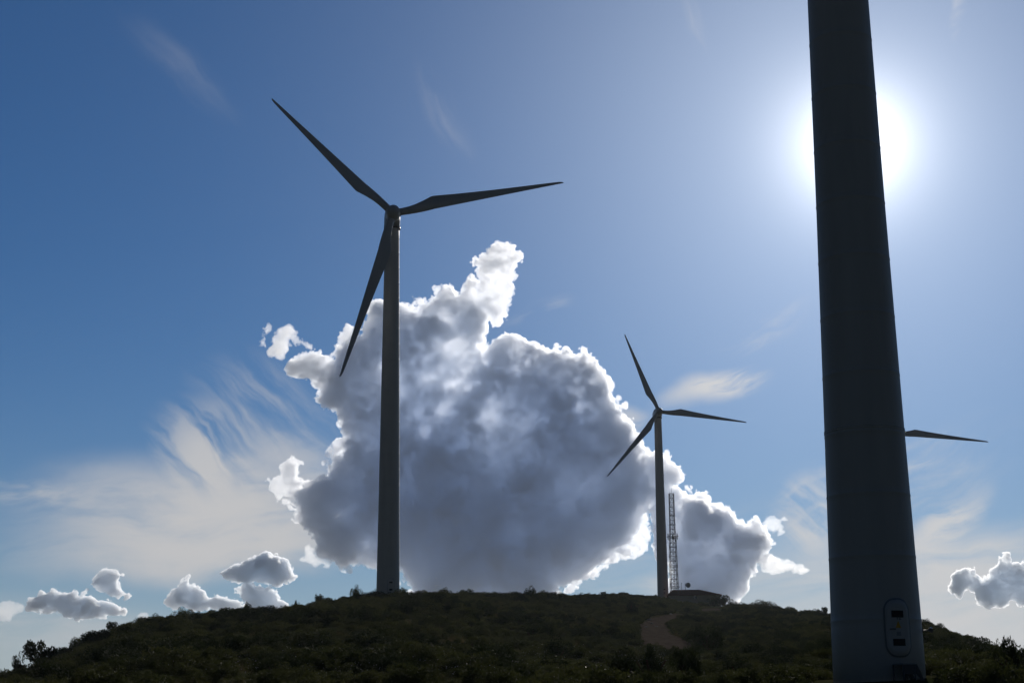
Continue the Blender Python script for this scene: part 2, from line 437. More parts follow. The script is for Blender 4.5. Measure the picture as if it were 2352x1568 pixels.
_lat = rng.random((256, 256)).astype(np.float32) * 2 - 1
def n2(x, y, s):
    x = x / s + 1000.3; y = y / s + 1000.7
    i = np.floor(x).astype(int); j = np.floor(y).astype(int); fx = x - i; fy = y - j
    fx = fx * fx * (3 - 2 * fx); fy = fy * fy * (3 - 2 * fy)
    g = lambda a, b: _lat[a % 256, b % 256]
    return (g(i, j) * (1 - fx) + g(i + 1, j) * fx) * (1 - fy) + (g(i, j + 1) * (1 - fx) + g(i + 1, j + 1) * fx) * fy

def ground(x, y):
    x = np.asarray(x, float); y = np.asarray(y, float)
    r = np.hypot(x, y); a = np.arctan2(x, y)
    er = np.interp(a, _gx, G_EL); D = np.interp(a, _gx, G_D); e0 = np.interp(a, _gx, G_E0)
    t = np.clip((r - 40) / (D - 40), 0, 1)
    e = e0 + (er - e0) * (1 - (1 - t) ** 1.75)
    z = CAM.z + r * np.tan(e)
    z40 = CAM.z + 40 * np.tan(e0); q = np.clip(r / 40, 0, 1)
    z = np.where(r < 40, z40 * q * q * (3 - 2 * q) * 0.35 + z40 * q * 0.65, z)
    b = np.maximum(r - D, 0)
    zb = CAM.z + D * np.tan(er) + np.maximum(np.tan(er), 0.01) * 0.42 * 300 * (1 - np.exp(-b / 300))
    zb = zb - 0.10 * np.maximum(r - 620, 0) ** 1.05 * (r > 620)
    zb = np.maximum(zb, -160 + 0.004 * r)
    z = np.where(b > 0, zb, z)
    w = np.clip((r - 12) / 40, 0, 1) * np.clip((900 - r) / 200, 0, 1)
    return z + w * (0.22 * n2(x, y, 11) + 0.10 * n2(x, y, 4.1))

def gz(x, y): return float(ground(x, y))

def hit(px, py, rmin=20.0, rmax=900.0):
    """where a line of sight first meets the hill"""
    d = ray(px, py); h = math.hypot(d.x, d.y)
    rr = np.arange(rmin, rmax, 0.5); xs = d.x / h * rr; ys = d.y / h * rr
    z = CAM.z + d.z / h * rr
    g = ground(xs, ys); k = np.nonzero(g >= z)[0]
    if len(k) == 0: return None
    return xs[k[0]], ys[k[0]], g[k[0]]

def at_dist(px, py, dist):
    d = ray(px, py); h = math.hypot(d.x, d.y)
    return d.x / h * dist, d.y / h * dist, CAM.z + d.z / h * dist

az_l = np.concatenate([np.linspace(-math.pi, -.42, 90)[:-1], np.linspace(-.42, .42, 640), np.linspace(.42, math.pi, 90)[1:]])
r_l = np.concatenate([[0.5, 2, 5, 9, 14, 20], np.arange(26, 120, 1.1), np.arange(121, 640, 3.0), np.geomspace(650, 2900, 30)])
A_, Rr = np.meshgrid(az_l, r_l, indexing='ij')
X_, Y_ = Rr * np.sin(A_), Rr * np.cos(A_)
Z_ = ground(X_, Y_)
na, nr = A_.shape
idx = np.arange(na * nr).reshape(na, nr)
q_ = np.stack([idx[:-1, :-1], idx[1:, :-1], idx[1:, 1:], idx[:-1, 1:]], -1).reshape(-1, 4)[:, ::-1]
m, nt, out = new_mat('dry_scrub_soil')
p = nt.nodes.new('ShaderNodeBsdfPrincipled'); p.inputs['Roughness'].default_value = 0.95
p.inputs['Specular IOR Level'].default_value = 0.0
tx = nt.nodes.new('ShaderNodeTexCoord')
n1 = nt.nodes.new('ShaderNodeTexNoise'); n1.inputs['Scale'].default_value = 0.12; n1.inputs['Detail'].default_value = 8
nb = nt.nodes.new('ShaderNodeTexNoise'); nb.inputs['Scale'].default_value = 2.5; nb.inputs['Detail'].default_value = 8
cr = nt.nodes.new('ShaderNodeValToRGB')
cr.color_ramp.elements[0].position = .35; cr.color_ramp.elements[0].color = (.028, .036, .014, 1)
cr.color_ramp.elements[1].position = .70; cr.color_ramp.elements[1].color = (.062, .056, .030, 1)
bp = nt.nodes.new('ShaderNodeBump'); bp.inputs['Strength'].default_value = .35; bp.inputs['Distance'].default_value = .08
nt.links.new(tx.outputs['Object'], n1.inputs[0]); nt.links.new(tx.outputs['Object'], nb.inputs[0])
nt.links.new(n1.outputs[0], cr.inputs[0]); nt.links.new(cr.outputs[0], p.inputs['Base Color'])
nt.links.new(nb.outputs[0], bp.inputs['Height']); nt.links.new(bp.outputs[0], p.inputs['Normal'])
nt.links.new(p.outputs[0], out.inputs[0])
SOIL = m
hill = mesh_obj('ground', np.stack([X_, Y_, Z_], -1).reshape(-1, 3), quads=q_, mat=SOIL, smooth=True)
tag(hill, kind='structure')

# ---- the stony track that bends up the slope
def stone_mat(name, c0, c1, sc):
    m, nt, out = new_mat(name)
    p = nt.nodes.new('ShaderNodeBsdfPrincipled'); p.inputs['Roughness'].default_value = 1.0; p.inputs['Specular IOR Level'].default_value = 0.0
    tx = nt.nodes.new('ShaderNodeTexCoord')
    n1 = nt.nodes.new('ShaderNodeTexNoise'); n1.inputs['Scale'].default_value = sc; n1.inputs['Detail'].default_value = 10
    n1.inputs['Roughness'].default_value = .7
    cr = nt.nodes.new('ShaderNodeValToRGB')
    cr.color_ramp.elements[0].position = .35; cr.color_ramp.elements[0].color = (*c0, 1)
    cr.color_ramp.elements[1].position = .68; cr.color_ramp.elements[1].color = (*c1, 1)
    bp = nt.nodes.new('ShaderNodeBump'); bp.inputs['Strength'].default_value = .3; bp.inputs['Distance'].default_value = .05
    nt.links.new(tx.outputs['Object'], n1.inputs[0]); nt.links.new(n1.outputs[0], cr.inputs[0])
    nt.links.new(cr.outputs[0], p.inputs['Base Color']); nt.links.new(n1.outputs[0], bp.inputs['Height'])
    nt.links.new(bp.outputs[0], p.inputs['Normal']); nt.links.new(p.outputs[0], out.inputs[0])
    return m
GRAVEL = stone_mat('track_gravel', (.046, .037, .029), (.110, .088, .070), .9)
def track(lp, rp):
    L, Rt = [], []
    for (a, b), (c, d) in zip(lp, rp):
        L.append(hit(a, b)); Rt.append(hit(c, d))
    L = np.array(L); Rt = np.array(Rt)
    n = 90; t = np.linspace(0, 1, n); s0 = np.linspace(0, 1, len(L))
    Lx = np.stack([np.interp(t, s0, L[:, k]) for k in range(2)], 1); Rx = np.stack([np.interp(t, s0, Rt[:, k]) for k in range(2)], 1)
    for a in (Lx, Rx):
        a[:, 0] = _sm(a[:, 0], 13); a[:, 1] = _sm(a[:, 1], 13)
    m_ = 16; co = []
    for i in range(n):
        for j in range(m_ + 1):
            k = j / m_
            w = .35 * math.sin(i * 1.3 + (j == 0) * 2) if j in (0, m_) else 0
            x, y = Lx[i] * (1 - k) + Rx[i] * k
            co.append((x + w, y, 0))
    co = np.array(co); co[:, 2] = ground(co[:, 0], co[:, 1]) + 0.12
    ii = np.arange(n * (m_ + 1)).reshape(n, m_ + 1)
    q = np.stack([ii[:-1, :-1], ii[1:, :-1], ii[1:, 1:], ii[:-1, 1:]], -1).reshape(-1, 4)
    return co, q
TR_L = [(1556,1410),(1528,1414),(1496,1420),(1474,1434),(1463,1450),(1463,1464),(1474,1478),(1496,1490)]
TR_R = [(1566,1412),(1552,1418),(1536,1428),(1530,1442),(1540,1456),(1562,1466),(1590,1478),(1612,1492)]
co, q = track(TR_L, TR_R)
tr = mesh_obj('dirt_track', co, quads=q, mat=GRAVEL, smooth=True); tag(tr, kind='structure')
co2, q2 = track([(1612,1399),(1628,1397),(1650,1397)], [(1612,1404),(1632,1402),(1655,1401)])
tr2 = mesh_obj('dirt_track', co2, quads=q2, mat=GRAVEL, smooth=True); tag(tr2, kind='structure')
TRACK_POLYS = [np.array(TR_L + TR_R[::-1], float), np.array([(1606,1396),(1655,1394),(1660,1402),(1606,1407)], float)]
# ------------------------------------------------------------------ wind turbines
def paint(name, col, rough=.45, dirt=.25):
    m, nt, out = new_mat(name)
    p = nt.nodes.new('ShaderNodeBsdfPrincipled'); p.inputs['Roughness'].default_value = rough
    tx = nt.nodes.new('ShaderNodeTexCoord')
    mp = nt.nodes.new('ShaderNodeMapping'); mp.inputs['Scale'].default_value = (1.2, 1.2, .12)
    n1 = nt.nodes.new('ShaderNodeTexNoise'); n1.inputs['Scale'].default_value = 1.1; n1.inputs['Detail'].default_value = 8
    mx = nt.nodes.new('ShaderNodeMix'); mx.data_type = 'RGBA'
    mx.inputs[6].default_value = (*col, 1); mx.inputs[7].default_value = (*[c * (1 - dirt) for c in col], 1)
    nt.links.new(tx.outputs['Object'], mp.inputs[0]); nt.links.new(mp.outputs[0], n1.inputs[0])
    nt.links.new(n1.outputs[0], mx.inputs[0]); nt.links.new(mx.outputs[2], p.inputs['Base Color'])
    nt.links.new(p.outputs[0], out.inputs[0])
    return m
TOWER_P = paint('tower_paint', (.60, .58, .55), .6)
BLADE_P = paint('blade_gelcoat', (.46, .47, .48), .38, .3)
STEEL = paint('dark_steel', (.10, .10, .105), .5)
GALV = paint('galvanised_steel', (.30, .31, .32), .5)
VENT = paint('black_louvre', (.02, .02, .022), .6)
SEAL = paint('door_seal', (.30, .31, .32), .8)
YEL = paint('warning_yellow', (.75, .42, .02), .5, .1)
LENS = paint('lamp_glass', (.9, .9, .9), .12, 0)
LENS.node_tree.nodes['Principled BSDF'].inputs['Metallic'].default_value = 1.0

def lathe(prof, n=96):
    """prof: list of (r, z)"""
    co = []; q = []
    a = np.linspace(0, 2 * math.pi, n, endpoint=False)
    for r, z in prof: co += [(r * math.cos(t), r * math.sin(t), z) for t in a]
    for i in range(len(prof) - 1):
        for j in range(n):
            k = (j + 1) % n
            q.append((i * n + j, i * n + k, (i + 1) * n + k, (i + 1) * n + j))
    return co, q
def close_ends(co, q, n):
    m = len(co) // n
    q = list(q) + [tuple(range(n - 1, -1, -1)), tuple(range((m - 1) * n, m * n))]
    return q
def loft(secs, cap=True):
    n = len(secs[0]); co = [p for s in secs for p in s]; q = []
    for i in range(len(secs) - 1):
        for j in range(n):
            k = (j + 1) % n
            q.append((i * n + j, i * n + k, (i + 1) * n + k, (i + 1) * n + j))
    if cap: q = close_ends(co, q, n)
    return co, q
def boxes(lst):
    """list of (centre, size, rotation matrix or None)"""
    co = []; q = []
    for c, s, rot in lst:
        b = len(co)
        for dx in (-.5, .5):
            for dy in (-.5, .5):
                for dz in (-.5, .5):
                    v = Vector((dx * s[0], dy * s[1], dz * s[2]))
                    if rot is not None: v = rot @ v
                    co.append(tuple(v + Vector(c)))
        q += [(b, b + 1, b + 3, b + 2), (b + 4, b + 6, b + 7, b + 5), (b, b + 4, b + 5, b + 1), (b + 2, b + 3, b + 7, b + 6), (b, b + 2, b + 6, b + 4), (b + 1, b + 5, b + 7, b + 3)]
    return co, q
def bars(segs, r, n=6):
    co = []; q = []
    for a, b in segs:
        a = Vector(a); b = Vector(b); d = (b - a).normalized()
        u = d.orthogonal().normalized(); v = d.cross(u); s = len(co)
        for p in (a, b):
            for k in range(n):
                t = 2 * math.pi * k / n
                co.append(tuple(p + u * (r * math.cos(t)) + v * (r * math.sin(t))))
        for k in range(n): q.append((s + k, s + (k + 1) % n, s + n + (k + 1) % n, s + n + k))
        q.append(tuple(range(s + n - 1, s - 1, -1))); q.append(tuple(range(s + n, s + 2 * n)))
    return co, q
def PO(name, cq, mat, parent, smooth=True, bevel=0):
    o = mesh_obj(name, cq[0], faces=cq[1], mat=mat, parent=parent, smooth=smooth)
    if bevel:
        b = o.modifiers.new('bevel', 'BEVEL'); b.width = bevel; b.segments = 2
    return o

def blade_mesh(L):
    """root at origin, span along +Z, suction side -Y, leading edge towards +X"""
    st = []
    R0 = [0, .012, .03, .06, .10, .15, .19, .205, .22, .27, .35, .45, .55, .65, .75, .85, .93, .975, .992, 1.0]
    ch = [1.35, 1.35, 1.36, 1.45, 1.68, 2.05, 2.38, 2.50, 2.50, 2.34, 2.07, 1.78, 1.50, 1.25, 1.0, .76, .56, .43, .30, .10]
    th = [1, 1, .98, .85, .66, .48, .38, .34, .32, .28, .25, .22, .20, .19, .18, .17, .17, .16, .16, .16]
    secs = []
    for r, c, t in zip(R0, ch, th):
        c *= .97; tw = R_(14 * max(0, 1 - r / .75) ** 1.4 + 1)
        circ = max(0.0, min(1.0, (t - .34) / .6))
        le = .675 * (1 - r * .55) if r > .2 else .675 - (.675 - .675 * .89) * (r / .2)
        pts = []
        for k in range(28):
            a = 2 * math.pi * k / 28
            xf = .5 + .5 * math.cos(a)                 # 1 = leading edge side
            s = 1 - xf
            y_air = t * c * 5 * .2 * (.2969 * math.sqrt(max(s, 0)) - .126 * s - .3516 * s ** 2 + .2843 * s ** 3 - .1015 * s ** 4) * 5
            y_air = y_air if math.sin(a) >= 0 else -y_air * .8
            y_c = math.sin(a) * c * .5 * min(1, t)
            y = y_c * circ + y_air * (1 - circ)
            x = (le - s * c) if circ < 1 else (c * .5 - s * c)
            x = (c * .5 - s * c) * circ + (le - s * c) * (1 - circ)
            X = x * math.cos(tw) - y * math.sin(tw); Y = x * math.sin(tw) + y * math.cos(tw)
            pts.append((X, Y, r * L + 1.15 * (1 - r)))
        secs.append(pts)
    return loft(secs)

def tower_radius(prof, z):
    return float(np.interp(z, [p[1] for p in prof], [p[0] for p in prof]))

def build_turbine(base, yaw_az, H, Lb, rot, tilt, cone, prof, label, door_ang, detail=0, flanges=(20.0, 42.0)):
    """yaw_az: compass angle of the line of sight the rotor looks back along; local -Y faces the camera side"""
    t = empty('wind_turbine', base, label, 'wind turbine', 'wind turbines on the hill', -yaw_az)
    zs = sorted(set(list(np.arange(0, H - 1.6, 2.8)) + [H - 1.6]))
    pr = []
    for z in zs:
        r = tower_radius(prof, z)
        if 1 < z < H - 3: pr += [(tower_radius(prof, z - .3), z - .3), (tower_radius(prof, z - .06), z - .06), (r + .012, z - .03), (r + .012, z + .03), (tower_radius(prof, z + .06), z + .06), (tower_radius(prof, z + .3), z + .3)]
        else: pr.append((r, z))
    pr[0] = (pr[0][0], -1.5)
    co, q = lathe(pr, 160 if detail > 1 else 72); q = close_ends(co, q, 160 if detail > 1 else 72)
    tower = PO('tower', (co, q), TOWER_P, t)
    for zf in flanges:
        r = tower_radius(prof, zf)
        c2, q2 = lathe([(r - .02, zf - .11), (r + .022, zf - .07), (r + .022, zf - .005), (r + .012, zf), (r + .022, zf + .005), (r + .022, zf + .07), (r - .02, zf + .11)], 96)
        PO('flange', (c2, q2), TOWER_P, t)
    # nacelle
    def rrect(w, h, zc, y, rd, n=8):
        pts = []
        for cx, cz, a0 in ((1, 1, 0), (-1, 1, 90), (-1, -1, 180), (1, -1, 270)):
            for k in range(n):
                a = R_(a0 + 90 * k / (n - 1))
                pts.append(((w / 2 - rd) * cx + rd * math.cos(a), y, zc + (h / 2 - rd) * cz + rd * math.sin(a)))
        return pts
    Hh = H
    T = math.tan(R_(tilt))
    secs = [rrect(w, h, Hh + zc - y * T * .55, y, rd) for y, w, h, zc, rd in
            ((-2.75, 1.9, 1.9, 0, .9), (-2.5, 2.35, 2.3, 0, .9), (-1.9, 2.65, 2.75, 0, .6), (0, 2.8, 3.0, .05, .45), (3.0, 2.8, 3.0, .1, .45), (5.2, 2.65, 2.7, .2, .5), (5.9, 2.3, 2.2, .25, .6), (6.05, 1.7, 1.6, .25, .6))]
    nac = PO('nacelle', loft(secs), BLADE_P, t)
    PO('vent_hood', boxes([((0, 3.4, Hh + 1.65 - 3.4 * T * .55), (1.3, 1.8, .35), None)]), BLADE_P, nac, False, .06)
    PO('wind_sensor', bars([((.5, 5.0, Hh + 1.3 - 5 * T * .55), (.5, 5.0, Hh + 2.7 - 5 * T * .55)), ((.3, 5.0, Hh + 2.65 - 5 * T * .55), (.7, 5.0, Hh + 2.65 - 5 * T * .55))], .035), STEEL, nac, False)
    PO('yaw_ring', lathe([(1.0, Hh - 1.75), (1.5, Hh - 1.7), (1.5, Hh - 1.35), (1.0, Hh - 1.3)], 48), STEEL, t)
    # hub: rounded nose with three root collars
    n_ = Vector((0, -math.cos(R_(tilt)), math.sin(R_(tilt))))
    h_ = Vector((0, 0, 1)).cross(n_).normalized(); v_ = n_.cross(h_)
    hubc = Vector((0, -4.1, Hh))
    B = Matrix((h_, n_, v_)).transposed()       # local x, y(=towards nose), z
    prof_h = [(.02, 1.95), (.35, 1.88), (.75, 1.66), (1.08, 1.25), (1.27, .70), (1.32, 0), (1.30, -.8), (1.15, -1.25), (.6, -1.35)]
    a = np.linspace(0, 2 * math.pi, 40, endpoint=False); secs = []
    for r, y in prof_h: secs.append([tuple(hubc + B @ Vector((r * math.cos(k), y, r * math.sin(k)))) for k in a])
    hub = PO('hub', loft(secs), BLADE_P, t)
    for k in range(3):
        th = rot + R_(120) * k
        span = (h_ * math.cos(th) + v_ * math.sin(th)) * math.cos(R_(cone)) + n_ * math.sin(R_(cone))
        lead = (h_ * math.sin(th) - v_ * math.cos(th))          # clockwise when seen from the front
        back = lead.cross(span)
        Mx = Matrix((lead, span.cross(lead), span)).transposed()
        if k == 0: me0 = None
        b = PO('blade', blade_mesh(Lb), BLADE_P, t) if me0 is None else bpy.data.objects.new('blade', me0)
        if me0 is not None: COL.objects.link(b); b.parent = t
        me0 = b.data
        b.matrix_local = Matrix.Translation(hubc) @ Mx.to_4x4()
        c2, q2 = lathe([(.66, .95), (.78, 1.0), (.78, 1.22), (.70, 1.26)], 32)
        cl = PO('root_collar', (c2, q2), BLADE_P, b)
    # door
    zb = 1.20; hw = .56; hh = 2.42
    def on(z, ang, out_=0.0):
        r = tower_radius(prof, z) + out_
        return (r * math.sin(ang), -r * math.cos(ang), z)
    def patch(z0, z1, w, off, dz=0.0, th_=.03, nx=10, nz=10, shape=None, ca=0.0):
        secs = []
        R0_ = tower_radius(prof, 2.4)
        if shape is None:
            out1 = [(-w / 2 + w * i / nx, z0) for i in range(nx)] + [(w / 2, z0 + (z1 - z0) * i / nz) for i in range(nz)] + \
                   [(w / 2 - w * i / nx, z1) for i in range(nx)] + [(-w / 2, z1 - (z1 - z0) * i / nz) for i in range(nz)]
        else: out1 = shape
        cen = (np.mean([p[0] for p in out1]), np.mean([p[1] for p in out1]))
        co = []; q = []
        n = len(out1)
        rings = 5
        for k in range(rings + 1):
            f = 1 - k / rings * .999
            for x, z in out1:
                x2 = cen[0] + (x - cen[0]) * f; z2 = cen[1] + (z - cen[1]) * f
                co.append(on(z2, door_ang + ca + x2 / R0_, off + th_))
        for x, z in out1: co.append(on(z, door_ang + ca + x / R0_, off - .02))
        for k in range(rings):
            for j in range(n):
                l = (j + 1) % n; q.append((k * n + j, k * n + l, (k + 1) * n + l, (k + 1) * n + j))
        b = (rings + 1) * n
        for j in range(n):
            l = (j + 1) % n; q.append((b + j, b + l, l, j))
        return co, q
    def oval(hw_, z0, z1, n=48):
        pts = []; R2 = hw_
        for k in range(n):
            a_ = 2 * math.pi * k / n
            x = R2 * abs(math.cos(a_)) ** .75 * (1 if math.cos(a_) > 0 else -1); c = (z0 + z1) / 2
            zz = c + math.sin(a_) * R2 * 1.0 + ((z1 - z0) / 2 - R2) * (1 if math.sin(a_) > 0 else -1) * min(1, abs(math.sin(a_)) * 4)
            pts.append((x, zz))
        return pts
    fr = PO('door_frame', patch(0, 0, 0, 0, th_=.035, shape=oval(hw + .07, zb - .07, zb + hh + .07)), SEAL, t)
    d = PO('door', patch(0, 0, 0, 0, th_=.05, shape=oval(hw, zb, zb + hh)), TOWER_P, t)
    for z0 in (zb + .58, zb + hh - .62):
        PO('vent', patch(z0 - .15, z0 + .15, .56, .05, th_=.012), VENT, d, False)
    if detail:
        PO('handle', patch(zb + 1.13, zb + 1.17, .26, .06, th_=.03, ca=-.13), STEEL, d, False)
        tri = [(-.13 + .26 * i / 8, zb + 1.2) for i in range(8)] + [(.13 - .13 * i / 8, zb + 1.2 + .31 * i / 8) for i in range(8)] + [(-.13 * i / 8, zb + 1.51 - .31 * i / 8) for i in range(8)]
        ws = PO('warning_sign', patch(0, 0, 0, .05, th_=.008, shape=tri), YEL, d, False)
        # number on the door, cut from thin dark vinyl
        R0_ = tower_radius(prof, 2.4)
        for ch_, xo, zc_, sz in (('1', -.10, zb + 1.56, .20), ('2', .03, zb + 1.56, .20)):
            fc = bpy.data.curves.new('n', 'FONT'); fc.body = ch_; fc.size = sz * 1.35; fc.extrude = .003
            fo = bpy.data.objects.new('n', fc); COL.objects.link(fo)
            dg = bpy.context.evaluated_depsgraph_get(); me = bpy.data.meshes.new_from_object(fo.evaluated_get(dg))
            bpy.data.objects.remove(fo)
            vs = [on(zc_ + v.co.y, door_ang + (xo + v.co.x) / R0_, .062 + v.co.z) for v in me.vertices]
            fs = [tuple(pp.vertices) for pp in me.polygons]
            PO('door_number', (vs, fs), STEEL, d, False)
        PO('notice_plate', patch(zb + .86, zb + 1.04, .2, .05, th_=.008), paint('pale_plate', (.35, .36, .37), .5), d, False)
    return t, tower, on

def site(px, py, dist):
    x, y, _ = at_dist(px, py, dist); return x, y
TP = [(2.0, -2), (2.0, 0), (1.3, 64)]
# near hill turbine, left of the big cloud
x, y = site(891, 1368, 266); z = gz(x, y) - .2
_, _, hz_ = at_dist(903, 490, 261.9)
t1 = build_turbine((x, y, z), math.atan2(x, y) + R_(-1.85), hz_ - z, 32.0, R_(14.28), 8.0, -1.8, TP,
    'full dark wind turbine in front of the big cloud, its lowest blade overlapping its tower', R_(12), 0)[0]
print('T1', hz_ - z)
x, y = site(1523, 1367, 540.0); z = at_dist(1523, 1367, 540)[2]; z = min(z, gz(x, y) + .3)
_, _, hz_ = at_dist(1512, 945, 536)
t3 = build_turbine((x, y, z), math.atan2(x, y) + R_(-6.7), hz_ - z, 30.83, R_(111.67), 7.5, 2.83, [(1.95, -2), (1.95, 0), (1.27, 64)],
    'smaller bluish wind turbine beside the lattice mast on the hilltop', R_(10), 0)[0]
print('T3', hz_ - z, gz(x, y), z)
x, y = site(2074, 1430, 528.0); z = gz(x, y)
_, _, hz_ = at_dist(2070, 993, 524)
t4 = build_turbine((x, y, z), math.atan2(x, y) + R_(-6.7), hz_ - z, 31.0, R_(111.9), 7.5, 2.83, [(1.95, -2), (1.95, 0), (1.27, 64)],
    'wind turbine hidden behind the nearest tower except for a single blade', R_(10), 0)[0]
print('T4', hz_ - z)
# nearest turbine: only its tower is in the picture
x, y = site(2020, 1560, 72.2); z = at_dist(2020, 1572, 72.2)[2]
gzz = gz(x, y); print('T2 ground', gzz, 'z', z)
t2, t2tower, on2 = build_turbine((x, y, z), math.atan2(x, y), 66.5, 31.5, R_(30), 5, 0, [(2.06, -2), (2.045, 0), (1.80, 12), (1.62, 22), (1.46, 34), (1.15, 66)],
    'nearest wind turbine, its dark tower cut off by the picture top and covering the sun', R_(27.5), 2, (11.4, 34.5))
# platform and steps at its door
gr = []
da = R_(29)
U3 = Vector((math.cos(da), math.sin(da), 0)); N3 = Vector((math.sin(da), -math.cos(da), 0))   # along the wall, outwards
RM = Matrix((U3, N3, Vector((0, 0, 1)))).transposed()
c0 = N3 * 2.55
def P3(u, n, z): return c0 + U3 * u + N3 * n + Vector((0, 0, z))
st = empty('door_steps', (x, y, z), 'dark steel door landing and steps at the foot of the nearest tower', 'steps', rz=-math.atan2(x, y))
PO('landing', boxes([(P3(-.2, 0, .83), (.62, .85, .05), RM)]), GALV, st, False, .01)
PO('skirt_panel', boxes([(P3(-.2, .42, .60), (.60, .03, .42), RM)]), STEEL, st, False)
for u in (-.48, .08):
    for nn in (-.42, .42):
        PO('leg', bars([(P3(u, nn, -.4), P3(u, nn, .8))], .03, 8), STEEL, st)
sl = (P3(.28, .42, .78) - P3(1.12, .42, -.02)); 
for nn in (-.36, .38):
    a_ = P3(.10, nn, .80); b_ = P3(.52, nn, -.02); mid = (a_ + b_) / 2; dd = (a_ - b_); L0 = dd.length
    dx = dd.normalized(); up = N3.cross(dx).normalized(); Rm = Matrix((dx, N3, up)).transposed()
    PO('stringer', boxes([(tuple(mid), (L0, .03, .20), Rm)]), STEEL, st, False)
for k in range(3):
    PO('tread', boxes([(P3(.20 + .11 * k, .01, .62 - .2 * k), (.18, .72, .03), RM)]), GALV, st, False)
# small flood lamp on an arm at the right-hand side
rl = tower_radius([(2.06, -2), (2.045, 0), (1.80, 12)], 2.55)
la = R_(84)
pa = Vector((rl * math.sin(la), -rl * math.cos(la), 2.34)); nn = Vector((math.sin(la), -math.cos(la), 0))
arm = PO('lamp_bracket', bars([(tuple(pa - nn * .05), tuple(pa + nn * .30)), (tuple(pa + nn * .0 + Vector((0, 0, -.08))), tuple(pa + nn * .0 + Vector((0, 0, .08))))], .03, 8), STEEL, t2)
a = np.linspace(0, 2 * math.pi, 16, endpoint=False)
lamp = PO('lamp', boxes([(tuple(pa + nn * .36 + Vector((0, -.04, 0))), (.22, .16, .15), Matrix.Rotation(R_(20), 3, 'Y'))]), STEEL, t2, False, .02)
sc_, sq_ = lathe([(.01, .05), (.045, .035), (.065, .0), (.045, -.035), (.01, -.05)], 20)
PO('lens', ([(c[0] + (pa + nn * .38).x, c[1] + (pa + nn * .38).y - .02, c[2] * 1.0 + pa.z + .09) for c in sc_], sq_), LENS, lamp)
T2POS = (x, y, z)
# ------------------------------------------------------------------ radio site on the hilltop
WALLM = stone_mat('ochre_render', (.44, .37, .25), (.54, .46, .32), 3.0)
TILE_M = stone_mat('roof_tiles', (.16, .06, .04), (.25, .10, .06), 5.0)
TWIN = paint('window_frame', (.2, .2, .2), .6)
DARKG = paint('dark_glass', (.02, .025, .03), .1, 0)
CONC = stone_mat('white_render', (.5, .49, .46), (.62, .6, .57), 3.0)
bx, by, _ = at_dist(1592, 1362, 528)
bz = gz(bx, by)
top = at_dist(1592, 1351, 528)[2]
s_ = 528 / FPX
b = empty('radio_building', (bx, by, bz), 'low ochre building with red-brown hipped roof on the hilltop behind the bluish turbine', 'building', rz=-math.atan2(bx, by))
hr = top - bz
xl, xr = (1536 - 1592) * s_, (1657 - 1592) * s_ - .6
dep = 9.0; eave = hr - 2.0
print('building', hr, eave)
PO('wall', boxes([(((xl + xr) / 2, dep / 2, eave / 2 - 1), (xr - xl, dep, eave + 2), None)]), WALLM, b, False)
o = .5
ry = dep / 2; rx0 = (1545 - 1592) * s_; rx1 = (1606 - 1592) * s_
co = [(xl - o, -o, eave - .1), (xr + o, -o, eave - .1), (xr + o, dep + o, eave - .1), (xl - o, dep + o, eave - .1), (rx0, ry, hr), (rx1, ry, hr),
      (xl - o, -o, eave - .28), (xr + o, -o, eave - .28), (xr + o, dep + o, eave - .28), (xl - o, dep + o, eave - .28)]
fc = [(0, 1, 5, 4), (1, 2, 5), (2, 3, 4, 5), (3, 0, 4), (0, 6, 7, 1), (1, 7, 8, 2), (2, 8, 9, 3), (3, 9, 6, 0), (9, 8, 7, 6)]
PO('roof', (co, fc), TILE_M, b, False)
for wx in (.6,):
    w_ = PO('window', boxes([((wx, -.01, eave - .9), (1.0, .12, .8), None)]), TWIN, b, False)
    PO('pane', boxes([((wx, -.075, eave - .9), (.84, .02, .64), None)]), DARKG, w_, False)
# roof aerials
def ontop(px, py, dist=524):
    return at_dist(px, py, dist)
dx, dy, dz = ontop(1580, 1343)
dish = empty('dish_antenna', (dx, dy, dz), 'round drum dish on a short post above the red-brown roof', 'antenna', rz=-math.atan2(dx, dy) + R_(25))
a = np.linspace(0, 2 * math.pi, 28, endpoint=False)
secs = [[(r * math.cos(k), yy, r * math.sin(k)) for k in a] for r, yy in ((.05, .35), (.45, .28), (.80, .06), (.84, 0), (.84, -.30), (.80, -.33), (.02, -.38))]
PO('reflector', loft(secs), GALV, dish)
PO('mast', bars([((-.85, .3, -2.2), (-.85, .3, .75)), ((-.85, .3, 0), (-.1, .3, 0))], .07, 8), STEEL, dish)
for px, py, hgt, lab in ((1558, 1346, 8, 'small twin-element aerial on the roof beside the lattice mast foot'), (1565, 1339, 14, 'thin whip aerial on the roof between the mast and the round dish')):
    ax, ay, azz = ontop(px, py)
    e_ = empty('roof_aerial', (ax, ay, azz), lab, 'antenna', 'small aerials on the roof')
    PO('pole', bars([((0, 0, 0), (0, 0, -hgt * s_ - .9))], .05, 6), STEEL, e_)
    PO('aerial_head', bars([((-.35, 0, -.2), (.35, 0, -.2)), ((-.35, 0, -.5), (-.35, 0, .1)), ((.35, 0, -.45), (.35, 0, .0))] if py > 1342 else [((-.2, 0, -.1), (.25, 0, -.1)), ((.0, 0, -.4), (.0, 0, .25))], .05, 6), STEEL, e_)

